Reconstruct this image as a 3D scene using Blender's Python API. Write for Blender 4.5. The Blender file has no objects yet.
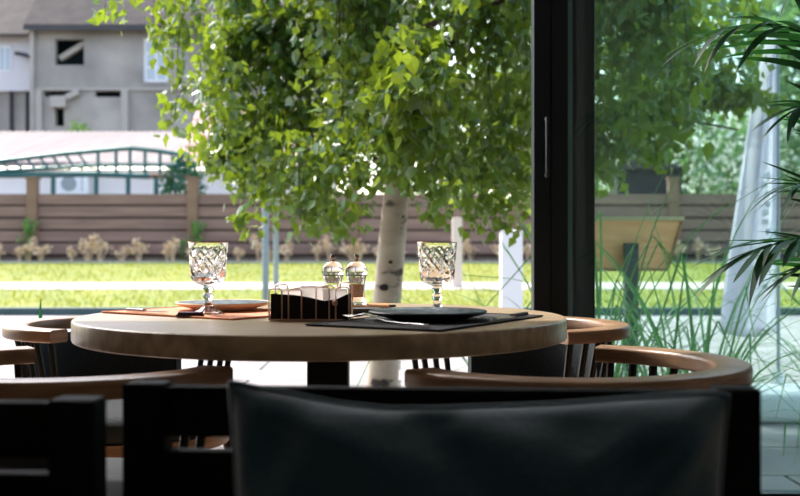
import bpy, bmesh, math, random
import numpy as np
from mathutils import Vector, Matrix
PI = math.pi
random.seed(7)
RNG = np.random.default_rng(11)
SC = bpy.context.scene
COL = SC.collection

# ------------------------------------------------------------------ camera, sky, sun, exposure
F_PX, HOR, CAM_Z = 1111.0, 243.0, 0.905
cam_d = bpy.data.cameras.new('camera')
cam_d.lens, cam_d.sensor_width = 50.0, 36.0
cam_d.shift_y = -5.0 / 800.0
cam_d.clip_start, cam_d.clip_end = 0.05, 400
cam_d.dof.use_dof = True
cam_d.dof.focus_distance = 2.6
cam_d.dof.aperture_fstop = 5.0
cam = bpy.data.objects.new('camera', cam_d)
cam.location = (0, 0, CAM_Z)
cam.rotation_euler = (PI / 2, 0, 0)
COL.objects.link(cam)
SC.camera = cam

SUN_AZ, SUN_EL = math.radians(-42), math.radians(47)      # azimuth from +Y, negative = to the left
to_sun = Vector((math.sin(SUN_AZ) * math.cos(SUN_EL), math.cos(SUN_AZ) * math.cos(SUN_EL), math.sin(SUN_EL)))
w = bpy.data.worlds.new('sky'); SC.world = w; w.use_nodes = True
nt = w.node_tree
sky = nt.nodes.new('ShaderNodeTexSky')
sky.sky_type = 'NISHITA'; sky.sun_disc = False
sky.sun_elevation = SUN_EL; sky.sun_rotation = SUN_AZ
sky.air_density = 1.0; sky.dust_density = 2.5; sky.ozone_density = 1.0
bg = nt.nodes['Background']; bg.inputs['Strength'].default_value = 0.42
hsv = nt.nodes.new('ShaderNodeHueSaturation'); hsv.inputs['Saturation'].default_value = 0.78
nt.links.new(sky.outputs[0], hsv.inputs['Color']); nt.links.new(hsv.outputs[0], bg.inputs['Color'])
sun_d = bpy.data.lights.new('sun', 'SUN'); sun_d.energy = 4.2; sun_d.angle = math.radians(0.55)
sun_d.color = (1.0, 0.95, 0.86)
sun = bpy.data.objects.new('sun', sun_d); COL.objects.link(sun)
sun.rotation_euler = to_sun.to_track_quat('Z', 'Y').to_euler(); sun.location = (-6, 12, 20)
SC.view_settings.view_transform = 'Standard'
SC.view_settings.look = 'None'
SC.view_settings.gamma = 1.0
SC.view_settings.use_curve_mapping = False
SC.view_settings.exposure = 0.62


def P(px, py, d):
    """photo pixel + distance -> point"""
    return Vector(((px - 400) * d / F_PX, d, CAM_Z - (py - HOR) * d / F_PX))


# ------------------------------------------------------------------ materials
MATS = {}
def s2l(c):
    return tuple(((v / 255) / 12.92 if v / 255 <= 0.04045 else ((v / 255 + 0.055) / 1.055) ** 2.4) for v in c) + (1,)


def mat(name, rgb, rough=0.6, metal=0.0, var=0.0, scale=8.0, bump=0.0, rgb2=None, stretch=(1, 1, 1), spec=0.5, coat=0.0, detail=4.0, perobj=0.0, sheen=0.0):
    if name in MATS: return MATS[name]
    m = bpy.data.materials.new(name); m.use_nodes = True; MATS[name] = m
    n, l = m.node_tree.nodes, m.node_tree.links
    b = n['Principled BSDF']
    b.inputs['Roughness'].default_value = rough
    b.inputs['Metallic'].default_value = metal
    b.inputs['Specular IOR Level'].default_value = spec
    b.inputs['Coat Weight'].default_value = coat
    b.inputs['Sheen Weight'].default_value = sheen
    c1 = s2l(rgb)
    b.inputs['Base Color'].default_value = c1
    if var or bump or rgb2:
        tc = n.new('ShaderNodeTexCoord'); mp = n.new('ShaderNodeMapping')
        mp.inputs['Scale'].default_value = stretch
        nz = n.new('ShaderNodeTexNoise'); nz.inputs['Scale'].default_value = scale; nz.inputs['Detail'].default_value = detail
        l.new(tc.outputs['Object'], mp.inputs[0]); l.new(mp.outputs[0], nz.inputs['Vector'])
        if perobj:
            oi = n.new('ShaderNodeObjectInfo'); ad = n.new('ShaderNodeVectorMath'); ad.operation = 'ADD'
            sc = n.new('ShaderNodeVectorMath'); sc.operation = 'SCALE'; sc.inputs['Scale'].default_value = 37.0
            cmb = n.new('ShaderNodeCombineXYZ')
            for k in range(3): l.new(oi.outputs['Random'], cmb.inputs[k])
            l.new(cmb.outputs[0], sc.inputs[0]); l.new(mp.outputs[0], ad.inputs[0]); l.new(sc.outputs[0], ad.inputs[1])
            l.new(ad.outputs[0], nz.inputs['Vector'])
        rp = n.new('ShaderNodeValToRGB')
        c2 = s2l(rgb2) if rgb2 else tuple(v * (1 - var) for v in c1[:3]) + (1,)
        rp.color_ramp.elements[0].color = c2; rp.color_ramp.elements[1].color = c1
        rp.color_ramp.elements[0].position = 0.34; rp.color_ramp.elements[1].position = 0.66
        l.new(nz.outputs[0], rp.inputs[0])
        out = rp.outputs[0]
        if perobj:
            hs = n.new('ShaderNodeHueSaturation'); mr = n.new('ShaderNodeMapRange')
            mr.inputs['To Min'].default_value = 1 - perobj; mr.inputs['To Max'].default_value = 1 + perobj
            l.new(oi.outputs['Random'], mr.inputs[0]); l.new(mr.outputs[0], hs.inputs['Value']); l.new(out, hs.inputs['Color'])
            out = hs.outputs[0]
        l.new(out, b.inputs['Base Color'])
        if bump:
            bp = n.new('ShaderNodeBump'); bp.inputs['Strength'].default_value = bump; bp.inputs['Distance'].default_value = 0.01
            l.new(nz.outputs[0], bp.inputs['Height']); l.new(bp.outputs[0], b.inputs['Normal'])
    return m


def leaf_mat(name, dark, light, trans, tw=0.45, rough=0.45, spec=0.35):
    if name in MATS: return MATS[name]
    m = bpy.data.materials.new(name); m.use_nodes = True; MATS[name] = m
    n, l = m.node_tree.nodes, m.node_tree.links
    b = n['Principled BSDF']; out = n['Material Output']
    g = n.new('ShaderNodeNewGeometry'); oi = n.new('ShaderNodeObjectInfo')
    ad = n.new('ShaderNodeMath'); ad.operation = 'ADD'; fr = n.new('ShaderNodeMath'); fr.operation = 'FRACT'
    l.new(g.outputs['Random Per Island'], ad.inputs[0]); l.new(oi.outputs['Random'], ad.inputs[1]); l.new(ad.outputs[0], fr.inputs[0])
    r1 = n.new('ShaderNodeValToRGB'); r1.color_ramp.elements[0].color = s2l(dark); r1.color_ramp.elements[1].color = s2l(light)
    l.new(fr.outputs[0], r1.inputs[0]); l.new(r1.outputs[0], b.inputs['Base Color'])
    b.inputs['Roughness'].default_value = rough; b.inputs['Specular IOR Level'].default_value = spec
    t = n.new('ShaderNodeBsdfTranslucent'); t.inputs['Color'].default_value = s2l(trans)
    mx = n.new('ShaderNodeMixShader'); mx.inputs[0].default_value = tw
    l.new(b.outputs[0], mx.inputs[1]); l.new(t.outputs[0], mx.inputs[2]); l.new(mx.outputs[0], out.inputs['Surface'])
    return m


def pane_mat(name, tint, haze=0.05):
    m = bpy.data.materials.new(name); m.use_nodes = True; MATS[name] = m
    n, l = m.node_tree.nodes, m.node_tree.links
    n.remove(n['Principled BSDF']); out = n['Material Output']
    tr = n.new('ShaderNodeBsdfTransparent'); tr.inputs[0].default_value = s2l(tint)
    df = n.new('ShaderNodeBsdfTranslucent'); df.inputs[0].default_value = (0.75, 0.85, 0.85, 1)
    gl = n.new('ShaderNodeBsdfGlossy'); gl.inputs['Roughness'].default_value = 0.02
    fz = n.new('ShaderNodeFresnel'); fz.inputs[0].default_value = 1.45
    m1 = n.new('ShaderNodeMixShader'); m1.inputs[0].default_value = haze
    m2 = n.new('ShaderNodeMixShader')
    l.new(tr.outputs[0], m1.inputs[1]); l.new(df.outputs[0], m1.inputs[2])
    l.new(fz.outputs[0], m2.inputs[0]); l.new(m1.outputs[0], m2.inputs[1]); l.new(gl.outputs[0], m2.inputs[2])
    l.new(m2.outputs[0], out.inputs['Surface'])
    return m


def glass_mat(name, rgb=(255, 255, 255), ior=1.5, rough=0.0):
    m = bpy.data.materials.new(name); m.use_nodes = True; MATS[name] = m
    b = m.node_tree.nodes['Principled BSDF']
    b.inputs['Base Color'].default_value = s2l(rgb); b.inputs['Transmission Weight'].default_value = 1.0
    b.inputs['IOR'].default_value = ior; b.inputs['Roughness'].default_value = rough
    return m


WOOD = mat('oak_wood', (162, 126, 96), 0.36, rgb2=(124, 94, 70), scale=5, stretch=(2, 2, 14), bump=0.08, perobj=0.06)
WOOD_TOP = mat('walnut_table_wood', (184, 162, 134), 0.32, rgb2=(146, 126, 100), scale=4, stretch=(1.2, 16, 6), bump=0.05)
BLACK = mat('black_metal', (20, 21, 22), 0.42, 0.3)
FRAME = mat('anthracite_aluminium', (7, 24, 35), 0.4, 0.2)
FABRIC = mat('charcoal_fabric', (52, 57, 60), 0.9, var=0.25, scale=180, bump=0.3, spec=0.2)
CUSHION = mat('dark_blue_cotton', (42, 76, 92), 0.85, var=0.2, scale=140, bump=0.12, spec=0.25, sheen=0.5)
DARKWOOD = mat('dark_stained_wood', (22, 21, 18), 0.85, spec=.15, rgb2=(15, 15, 13), scale=6, stretch=(1.5, 8, 12), bump=0.1, perobj=0.1)
LEAF = leaf_mat('birch_leaf', (10, 58, 46), (82, 124, 56), (178, 204, 50), 0.25, rough=.35, spec=.5)
BLADE = leaf_mat('grass_blade', (46, 104, 68), (132, 172, 116), (130, 196, 100), 0.3)
PALM = leaf_mat('palm_leaf', (10, 40, 34), (20, 60, 42), (52, 116, 44), 0.22, rough=0.55, spec=.15)
TREE_FAR = leaf_mat('far_leaf', (52, 92, 66), (118, 150, 110), (150, 190, 110), 0.35)
GLASS = glass_mat('crystal_glass', (255, 253, 252), 1.40)

# ------------------------------------------------------------------ geometry helpers
class MB:
    def __init__(self): self.v, self.f = [], []
    def add(self, vs, fs):
        o = len(self.v); self.v += [tuple(p) for p in vs]; self.f += [tuple(i + o for i in f) for f in fs]; return self
    def box(self, c, s, rz=0.0, ry=0.0, rx=0.0):
        M = Matrix.Translation(c) @ Matrix.Rotation(rz, 4, 'Z') @ Matrix.Rotation(ry, 4, 'Y') @ Matrix.Rotation(rx, 4, 'X')
        vs = [M @ Vector((x * s[0] / 2, y * s[1] / 2, z * s[2] / 2)) for x in (-1, 1) for y in (-1, 1) for z in (-1, 1)]
        return self.add(vs, [(0, 1, 3, 2), (4, 6, 7, 5), (0, 4, 5, 1), (2, 3, 7, 6), (0, 2, 6, 4), (1, 5, 7, 3)])
    def bounds(self, x0, x1, y0, y1, z0, z1):
        return self.box(((x0 + x1) / 2, (y0 + y1) / 2, (z0 + z1) / 2), (abs(x1 - x0), abs(y1 - y0), abs(z1 - z0)))
    def sweep(self, pts, section, up=Vector((0, 0, 1)), closed=False, scales=None):
        """section: list of (a, b): a across (side), b along up-ish"""
        pts = [Vector(p) for p in pts]; n, k = len(pts), len(section); vs = []
        for i, p in enumerate(pts):
            a = pts[i - 1] if (i > 0 or closed) else p
            b = pts[(i + 1) % n] if (i < n - 1 or closed) else p
            t = (b - a).normalized()
            u = up if abs(t.dot(up)) < 0.98 else Vector((0, 1, 0))
            s = t.cross(u).normalized(); uu = s.cross(t).normalized()
            sc = scales[i] if scales else 1
            vs += [p + s * (x * sc) + uu * (y * sc) for x, y in section]
        fs = []
        for i in range(n if closed else n - 1):
            j = (i + 1) % n
            for q in range(k):
                r = (q + 1) % k
                fs.append((i * k + q, j * k + q, j * k + r, i * k + r))
        if not closed:
            fs.append(tuple(range(k))); fs.append(tuple((n - 1) * k + q for q in reversed(range(k))))
        return self.add(vs, fs)
    def tube(self, pts, r, n=8, closed=False, up=Vector((0, 0, 1))):
        rs = r if isinstance(r, (list, tuple)) else [r] * len(pts)
        return self.sweep(pts, [(math.cos(2 * PI * q / n), math.sin(2 * PI * q / n)) for q in range(n)], up, closed, rs)
    def lathe(self, prof, n=32, c=(0, 0, 0), fn=None):
        vs, fs, m = [], [], len(prof)
        for i, (r, z) in enumerate(prof):
            for q in range(n):
                a = 2 * PI * q / n
                rr = fn(i, r, z, a) if fn else r
                vs.append((c[0] + rr * math.cos(a), c[1] + rr * math.sin(a), c[2] + z))
        for i in range(m - 1):
            for q in range(n):
                r = (q + 1) % n
                fs.append((i * n + q, i * n + r, (i + 1) * n + r, (i + 1) * n + q))
        fs.append(tuple(reversed(range(n)))); fs.append(tuple((m - 1) * n + q for q in range(n)))
        return self.add(vs, fs)
    def prism(self, poly, y0, y1):
        """polygon in XZ extruded along Y"""
        k = len(poly); vs = [(x, y0, z) for x, z in poly] + [(x, y1, z) for x, z in poly]
        return self.add(vs, [tuple(range(k)), tuple(reversed(range(k, 2 * k)))] + [(i, i + k, (i + 1) % k + k, (i + 1) % k) for i in range(k)])
    def mesh(self, name, smooth=None):
        me = bpy.data.meshes.new(name); me.from_pydata(self.v, [], self.f); me.update()
        bm = bmesh.new(); bm.from_mesh(me); bmesh.ops.recalc_face_normals(bm, faces=bm.faces); bm.to_mesh(me); bm.free()
        if smooth is not None:
            me.polygons.foreach_set('use_smooth', [True] * len(me.polygons))
            me.set_sharp_from_angle(angle=math.radians(smooth))
        return me
    def build(self, name, m, parent=None, smooth=None, bevel=0.0, loc=None):
        return link(name, self.mesh(name, smooth), m, parent, bevel, loc)


def link(name, me, m, parent=None, bevel=0.0, loc=None):
    o = bpy.data.objects.new(name, me); COL.objects.link(o)
    if m is not None and not me.materials: me.materials.append(m)
    if parent is not None: o.parent = parent
    if loc is not None: o.location = loc
    if bevel:
        md = o.modifiers.new('bevel', 'BEVEL'); md.width = bevel; md.segments = 2; md.limit_method = 'ANGLE'; md.angle_limit = math.radians(40)
    return o


def tag(o, label=None, cat=None, group=None, kind=None):
    if label: o['label'] = label
    if cat: o['category'] = cat
    if group: o['group'] = group
    if kind: o['kind'] = kind
    return o


def thing(name, label, cat, loc=(0, 0, 0), rz=0.0, group=None):
    o = bpy.data.objects.new(name, None); COL.objects.link(o); o.empty_display_size = 0.1
    o.location = loc; o.rotation_euler = (0, 0, rz)
    return tag(o, label, cat, group)


def copy_tree(o, parent=None):
    c = o.copy(); COL.objects.link(c)
    if parent is not None: c.parent = parent
    for ch in list(o.children): copy_tree(ch, c)
    return c


def struct(o, label=None): return tag(o, label, None, None, 'structure')


def wall_holes(mb, x0, x1, z0, z1, y0, y1, holes):
    xs = sorted({x0, x1, *[h[0] for h in holes], *[h[1] for h in holes]})
    zs = sorted({z0, z1, *[h[2] for h in holes], *[h[3] for h in holes]})
    for a, b in zip(xs, xs[1:]):
        for c, d in zip(zs, zs[1:]):
            mx, mz = (a + b) / 2, (c + d) / 2
            if any(h[0] < mx < h[1] and h[2] < mz < h[3] for h in holes): continue
            mb.bounds(a, b, y0, y1, c, d)
    return mb


def rr(wd, ht, r, n=3):
    """rounded rectangle section"""
    out = []
    for cx, cy, a0 in ((wd / 2 - r, ht / 2 - r, 0), (-wd / 2 + r, ht / 2 - r, PI / 2), (-wd / 2 + r, -ht / 2 + r, PI), (wd / 2 - r, -ht / 2 + r, 1.5 * PI)):
        for k in range(n + 1):
            a = a0 + PI / 2 * k / n
            out.append((cx + r * math.cos(a), cy + r * math.sin(a)))
    return out


# ------------------------------------------------------------------ room shell
GY = 3.60                      # plane of the glazed front
RX0, RX1, RY0, ZC = -3.4, 2.5, -2.6, 3.02
WALLM = mat('dark_plaster', (206, 202, 196), 0.85, var=0.12, scale=3)
CEILM = mat('ceiling_plaster', (226, 224, 220), 0.9, var=0.06, scale=3)
FLOORM = mat('floor_planks', (166, 136, 106), 0.4, rgb2=(140, 110, 82), scale=3, stretch=(10, 1, 1), bump=0.05)
struct(MB().bounds(RX0 - .15, RX1 + .15, RY0 - .15, GY + .12, -.12, 0).build('floor', FLOORM), 'brown wooden interior floor')
struct(MB().bounds(RX0 - .15, RX1 + .15, RY0 - .15, GY + .12, ZC, ZC + .2).build('ceiling', CEILM), 'pale plaster ceiling')
struct(MB().bounds(RX0 - .15, RX0, RY0 - .15, GY + .12, 0, ZC).build('wall_left', WALLM), 'plain plaster side wall')
struct(MB().bounds(RX1, RX1 + .15, RY0 - .15, GY + .12, 0, ZC).build('wall_right', WALLM), 'plain plaster side wall')
struct(MB().bounds(RX0, RX1, RY0 - .15, RY0, 0, ZC).build('wall_back', WALLM), 'plain plaster back wall')
struct(wall_holes(MB(), RX0, RX1, 0, ZC, GY - .02, GY + .12, [(-2.9, 2.38, 0, 2.92)]).build('wall_front', WALLM), 'plain wall around the glazed opening')

# fixed glazing behind, sliding leaf in front
PANE = pane_mat('hazy_pane', (244, 252, 250), 0.006)
fx = struct(bpy.data.objects.new('window_1', None), 'fixed glazing with dark frame'); COL.objects.link(fx); fx.location = (0, GY + .075, 0)
MB().bounds(.555, .640, -.03, .03, 0, 2.92).build('window_frame', FRAME, fx, bevel=.004)
MB().bounds(2.30, 2.38, -.03, .03, 0, 2.92).build('window_frame', FRAME, fx, bevel=.004)
MB().bounds(.640, 2.30, -.03, .03, 2.84, 2.92).build('window_frame', FRAME, fx)
MB().bounds(.640, 2.30, -.03, .03, 0, .07).build('window_frame', FRAME, fx)
MB().bounds(.640, 2.30, -.004, .004, .07, 2.84).build('pane', PANE, fx)
dl = struct(bpy.data.objects.new('door_1', None), 'open sliding glass door leaf with dark stile'); COL.objects.link(dl); dl.location = (0, GY - .005, 0)
SX = .428
MB().bounds(SX, SX + .055, -.035, .035, 0.012, 2.90).build('stile', FRAME, dl, bevel=.004)
MB().bounds(SX + .056, SX + .112, -.028, .03, 0.012, 2.90).build('stile', FRAME, dl, bevel=.004)
MB().bounds(SX + .113, SX + .128, -.012, .02, 0.012, 2.90).build('glazing_bead', mat('bead_reflection', (104, 146, 156), 0.25, 0.2), dl)  # pale blue colour paints the reflection stripe along the stile
MB().bounds(2.29, 2.37, -.03, .03, 0.012, 2.90).build('stile', FRAME, dl, bevel=.004)
MB().bounds(SX + .112, 2.29, -.03, .03, 2.82, 2.90).build('rail', FRAME, dl)
MB().bounds(SX + .112, 2.29, -.03, .03, 0.012, .10).build('rail', FRAME, dl)
MB().bounds(SX + .128, 2.29, -.004, .004, .10, 2.82).build('pane', PANE, dl)
hd = MB().tube([(SX + .040, -.035, 1.30), (SX + .040, -.072, 1.30), (SX + .040, -.078, 1.285), (SX + .040, -.078, 1.135), (SX + .040, -.072, 1.12), (SX + .040, -.035, 1.12)], .0075, 8, up=Vector((1, 0, 0))).build('handle', mat('handle_metal', (18, 32, 42), 0.7, 0.0), dl, smooth=40)
MB().bounds(SX + .030, SX + .050, -.039, -.0352, 1.08, 1.34).build('handle_plate', FRAME, hd)

# ------------------------------------------------------------------ outside ground
PAVE = mat('pale_paving', (150, 144, 142), 0.75, rgb2=(126, 120, 118), scale=2.2, bump=0.06, perobj=0.05)
JOINT = mat('paving_joint', (96, 94, 92), 0.9)
terr = struct(MB().bounds(-14, 16, GY + .12, 13.9, -.30, -.012).build('terrace', JOINT), 'pale paved terrace outside the doors')
slab = MB().bounds(-.492, .492, -.292, .292, -.02, 0).mesh('paving_slab')
for j in range(12):
    for i in range(-5, 7):
        cx, cy = i * 1.0 + (0.5 if j % 2 else 0), GY + .43 + j * .6
        o = link('paving_slab', slab, PAVE, terr, bevel=.004)
        o.location = (cx, cy, -.001 * random.random())
MB().bounds(-14, 16, GY + .13 + 12 * .6, 13.88, -.1, -.001).build('paving_field', PAVE, terr)
struct(MB().bounds(-30, 30, 13.9, 14.12, -.2, .09).build('kerb', mat('dark_kerb_stone', (62, 82, 84), 0.8, var=0.2, scale=3)), 'dark stone kerb along the lawn')

LAWNM = mat('lawn_soil_green', (132, 134, 52), 0.95, rgb2=(100, 114, 36), scale=1.6, detail=8)
def lz(y): return .09 + .0189 * (y - 14.1)
struct(MB().add([(-60, 14.1, lz(14.1)), (60, 14.1, lz(14.1)), (60, 29.4, lz(29.4)), (-60, 29.4, lz(29.4)), (-60, 14.1, -.4), (60, 14.1, -.4), (60, 29.4, -.4), (-60, 29.4, -.4)],
      [(0, 1, 2, 3), (7, 6, 5, 4), (0, 4, 5, 1), (3, 2, 6, 7), (0, 3, 7, 4), (1, 5, 6, 2)]).build('ground', LAWNM), 'gently rising lawn')
m = MB()
m.add([(-60, 17.7, lz(17.7) + .012), (60, 17.7, lz(17.7) + .012), (60, 19.7, lz(19.7) + .012), (-60, 19.7, lz(19.7) + .012), (-60, 17.7, 0), (60, 17.7, 0), (60, 19.7, 0), (-60, 19.7, 0)],
      [(0, 1, 2, 3), (7, 6, 5, 4), (0, 4, 5, 1), (3, 2, 6, 7), (0, 3, 7, 4), (1, 5, 6, 2)])
struct(m.build('path', mat('pale_path', (184, 174, 164), 0.85, var=0.08, scale=1.5)), 'pale path crossing the lawn')
struct(MB().bounds(-60, 60, 29.3, 29.85, 0, .42).build('trim_1', mat('grey_gravel', (176, 180, 172), 0.9, var=0.2, scale=4)), 'pale strip at the foot of the fence')
struct(MB().add([(-60, 29.85, .40), (60, 29.85, .40), (60, 30.25, .66), (-60, 30.25, .66), (60, 95, .66), (-60, 95, .66), (-60, 29.85, -.2), (60, 29.85, -.2), (60, 95, -.2), (-60, 95, -.2)],
      [(0, 1, 2, 3), (3, 2, 4, 5), (0, 6, 7, 1), (5, 4, 8, 9), (6, 9, 8, 7), (0, 3, 5, 9, 6), (1, 7, 8, 4, 2)]).build('soil_bank', mat('brown_soil', (104, 92, 80), 0.95, var=0.3, scale=3)), 'brown soil bank under the fence')

# short lawn grass (uncountable)
def scatter_blades(name, n, x0, x1, y0, y1, h0, h1, wd, m, label):
    x = RNG.uniform(x0, x1, n); y = y0 + (y1 - y0) * RNG.uniform(0, 1, n) ** 1.3
    keep = (y < 17.65) | (y > 19.75); x, y = x[keep], y[keep]; n = len(x)
    z = .09 + .0189 * (y - 14.1) - .005
    a = RNG.uniform(0, 2 * PI, n); h = RNG.uniform(h0, h1, n); lx, ly = RNG.normal(0, .4, n) * h, RNG.normal(0, .4, n) * h
    ww = wd * RNG.uniform(.6, 1.3, n)
    V = np.empty((n, 3, 3))
    V[:, 0] = np.stack([x - np.cos(a) * ww, y - np.sin(a) * ww, z], 1)
    V[:, 1] = np.stack([x + np.cos(a) * ww, y + np.sin(a) * ww, z], 1)
    V[:, 2] = np.stack([x + lx, y + ly, z + h], 1)
    me = bpy.data.meshes.new(name); me.from_pydata(V.reshape(-1, 3).tolist(), [], np.arange(3 * n).reshape(-1, 3).tolist()); me.update()
    return tag(link(name, me, m), label, 'grass', None, 'stuff')
LAWNB = leaf_mat('lawn_blade', (112, 122, 34), (164, 158, 66), (164, 172, 50), 0.3, rough=0.6)
scatter_blades('lawn_grass', 34000, -17, 19, 14.15, 29.2, .03, .10, .012, LAWNB, 'short sunlit green lawn grass in front of the fence')

# ------------------------------------------------------------------ fence
FB = mat('fence_board', (136, 108, 98), 0.8, rgb2=(116, 91, 83), scale=1.2, stretch=(.6, 4, 6), bump=0.1, perobj=0.07)
FP = mat('fence_post', (130, 102, 84), 0.85, var=0.2, scale=3)
fence = thing('board_fence', 'long brown fence of wide overlapping boards behind the lawn', 'fence', (0, 30, .6))
board = MB().box((0, 0, 0), (4.05, .03, .275)).mesh('board')
shadow_board = MB().box((0, 0, 0), (4.05, .03, .16)).mesh('lap_shadow_board')
LAPSH = mat('fence_lap_shadow', (64, 52, 50), 0.85, var=.2, scale=2)  # dark brown strips stand in for the shadow lines under the board laps
post_m = MB().bounds(-.14, .14, -.14, .14, -.05, 2.03).bounds(-.17, .17, -.17, .17, 2.03, 2.08).mesh('post')
PXS = [(-287 + 160 * k) for k in range(11)]
for px in PXS:
    o = link('post', post_m, FP, fence, bevel=.01); o.location = ((px - 400) * 30 / F_PX, 0, 0)
for px in PXS[:-1]:
    for k in range(5):
        o = link('board', board, FB, fence); o.location = ((px + 80 - 400) * 30 / F_PX, -.03 + .004 * (k % 2), .15 + k * .335)
        o = link('lap_shadow_board', shadow_board, LAPSH, fence); o.location = ((px + 80 - 400) * 30 / F_PX, .06, .15 + (k - .5) * .335)

# dry weeds and green weeds along the fence foot
WEED = leaf_mat('dry_weed', (196, 168, 138), (236, 212, 184), (240, 216, 176), 0.3, rough=0.8)
WEEDG = leaf_mat('green_weed', (70, 116, 60), (112, 150, 84), (150, 190, 80), 0.35)
def weed_mesh(seed, h, heads, name):
    r = random.Random(seed); m = MB()
    for k in range(heads):
        a = r.uniform(0, 2 * PI); l = r.uniform(.5, 1) * h; sp = r.uniform(.05, .32)
        tip = Vector((math.cos(a) * sp, math.sin(a) * sp * .6, l)); m.tube([(tip.x * .2, tip.y * .2, 0), tip * .6, tip], [.012, .010, .008], 4)
        for q in range(9):
            p = tip + Vector((r.uniform(-.11, .11), r.uniform(-.11, .11), r.uniform(-.10, .08))); s = r.uniform(.03, .06)
            n = Vector((r.gauss(0, 1), r.gauss(0, 1), r.gauss(0, 1))).normalized(); t = n.orthogonal().normalized(); b = n.cross(t)
            m.add([p - t * s, p + b * s, p + t * s, p - b * s], [(0, 1, 2, 3)])
    return m.mesh(name)
wm = [weed_mesh(50 + k, .45 + .1 * k, 9, 'dry_weed') for k in range(4)]
r = random.Random(5)
for k in range(46):
    px = -20 + k * 18.4 + r.uniform(-8, 8)
    o = link('dry_weed', wm[k % 4], WEED); o.location = ((px - 400) * 29.9 / F_PX, r.uniform(29.40, 29.65), .41); o.rotation_euler = (0, 0, r.uniform(0, 6))
    s = r.uniform(.6, 1.05); o.scale = (s, s, s)
    tag(o, 'pale dry weed tuft at the foot of the brown fence', 'weed', 'dry weeds along the fence')
wg = [weed_mesh(80 + k, 1.0, 16, 'green_weed') for k in range(2)]
for px, sc, lab in ((28, 1.0, 'green weed growing against the leftmost fence post'), (196, .95, 'green weed growing up the fence post behind the left goblet'), (182, .5, 'low green weed at the fence foot left of the left goblet')):
    o = link('green_weed', wg[px % 2], WEEDG); o.location = ((px - 400) * 29.75 / F_PX, 29.7, .42); o.scale = (sc * .7, sc * .7, sc * 1.15)
    tag(o, lab, 'weed')

# ------------------------------------------------------------------ buildings behind the fence
WHITEW = mat('white_render', (246, 240, 238), 0.8, var=0.06, scale=.6)
ROOFL = mat('pale_metal_roof', (148, 136, 132), 0.7, rgb2=(134, 120, 116), scale=.8, stretch=(5, .3, 1))
GREENS = mat('green_painted_steel', (46, 96, 94), 0.5, 0.2, var=0.2, scale=2)
# long white shed
D = 37.0
shed = thing('white_shed', 'long white shed with pale sloping roof behind the fence', 'building', (0, D, .6))
x0, x1 = P(-150, 0, D).x, P(186, 0, D).x
MB().bounds(x0, x1, 0, 7, 0, 2.75).build('wall', WHITEW, shed)
zt = P(0, 132, 46).z - .6
zE = P(0, 164, D).z - .6
m = MB(); xa, xb = x0 - .3, P(190, 0, D).x
n = 44
for k in range(n):
    a, b = xa + (xb - xa) * k / n, xa + (xb - xa) * (k + 1) / n; c = (a + b) / 2
    for p, q in ((a, c), (c, b)):
        h0, h1 = (0, .05) if p == a else (.05, 0)
        m.add([(p, -.5, zE + h0), (q, -.5, zE + h1), (q, 9, zt + h1), (p, 9, zt + h0)], [(0, 1, 2, 3)])
m.add([(xa, -.5, zE - .12), (xb, -.5, zE - .12), (xb, 9, zt - .12), (xa, 9, zt - .12)], [(0, 3, 2, 1)])
m.add([(xa, -.5, zE - .12), (xb, -.5, zE - .12), (xb, -.5, zE + .02), (xa, -.5, zE + .02)], [(0, 1, 2, 3)])
m.add([(xb, -.5, zE - .12), (xb, 9, zt - .12), (xb, 9, zt), (xb, -.5, zE)], [(0, 1, 2, 3)])
m.build('roof', ROOFL, shed)
# small house at its right with tiled roof
house = thing('small_white_house', 'small white house with pinkish tiled roof beside the birch', 'building', (0, D - 1.6, .6))
MB().bounds(P(193, 0, D).x, P(330, 0, D).x, 0, 5, 0, P(0, 170, D - 1.6).z - .6).build('wall', WHITEW, house)
m = MB()
hx0, hx1 = P(190, 0, D).x - .1, P(332, 0, D).x
rows, colsn = 7, 26
for k in range(rows):
    y0_, z0_ = -.5 + k * .62, P(0, 168, D - 2).z - .6 + k * .36
    for q in range(colsn):
        a, b = hx0 + (hx1 - hx0) * q / colsn, hx0 + (hx1 - hx0) * (q + 1) / colsn
        m.sweep([((a + b) / 2, y0_, z0_ + .03), ((a + b) / 2, y0_ + .66, z0_ + .36)], [((b - a) * .5 * math.cos(t), .07 * math.sin(t)) for t in (0, PI / 4, PI / 2, 3 * PI / 4, PI)])
m.build('roof', mat('pink_roof_tile', (214, 178, 160), 0.8, var=0.2, scale=5), house)
MB().sweep([(hx0, -.6, P(0, 170, D - 2).z - .6), (hx0, 3.7, P(0, 146, D - 2).z + .35)], rr(.16, .24, .02)).build('gable_board', mat('gable_grey', (120, 116, 118), 0.8), house)
# air conditioner on the shed wall
acp = P(76, 184, D); ac = thing('air_conditioner', 'white air conditioner unit on the shed wall above the fence', 'air conditioner', (acp.x, D - .4, acp.z))
MB().bounds(-.52, .52, 0, .32, -.36, .36).build('case', mat('ac_white', (236, 238, 238), 0.5), ac, bevel=.02)
fr_ = MB().lathe([(.20, 0), (.25, 0), (.25, .03), (.20, .03)], 24).build('fan_ring', mat('ac_grey', (150, 156, 158), 0.5), ac)
fr_.rotation_euler = (PI / 2, 0, 0); fr_.location = (-.12, 0, 0)
fn_ = MB().lathe([(.19, 0), (.19, .012)], 24).build('fan', mat('ac_dark', (96, 104, 106), 0.6), ac)
fn_.rotation_euler = (PI / 2, 0, 0); fn_.location = (-.12, -.002, 0)
MB().bounds(.30, .33, -.012, .002, -.26, .26).build('grille', MATS['ac_grey'], ac)
MB().bounds(-.40, -.34, 0, .4, -.46, -.36).bounds(.34, .40, 0, .4, -.46, -.36).build('bracket', MATS['ac_grey'], ac)
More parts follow.
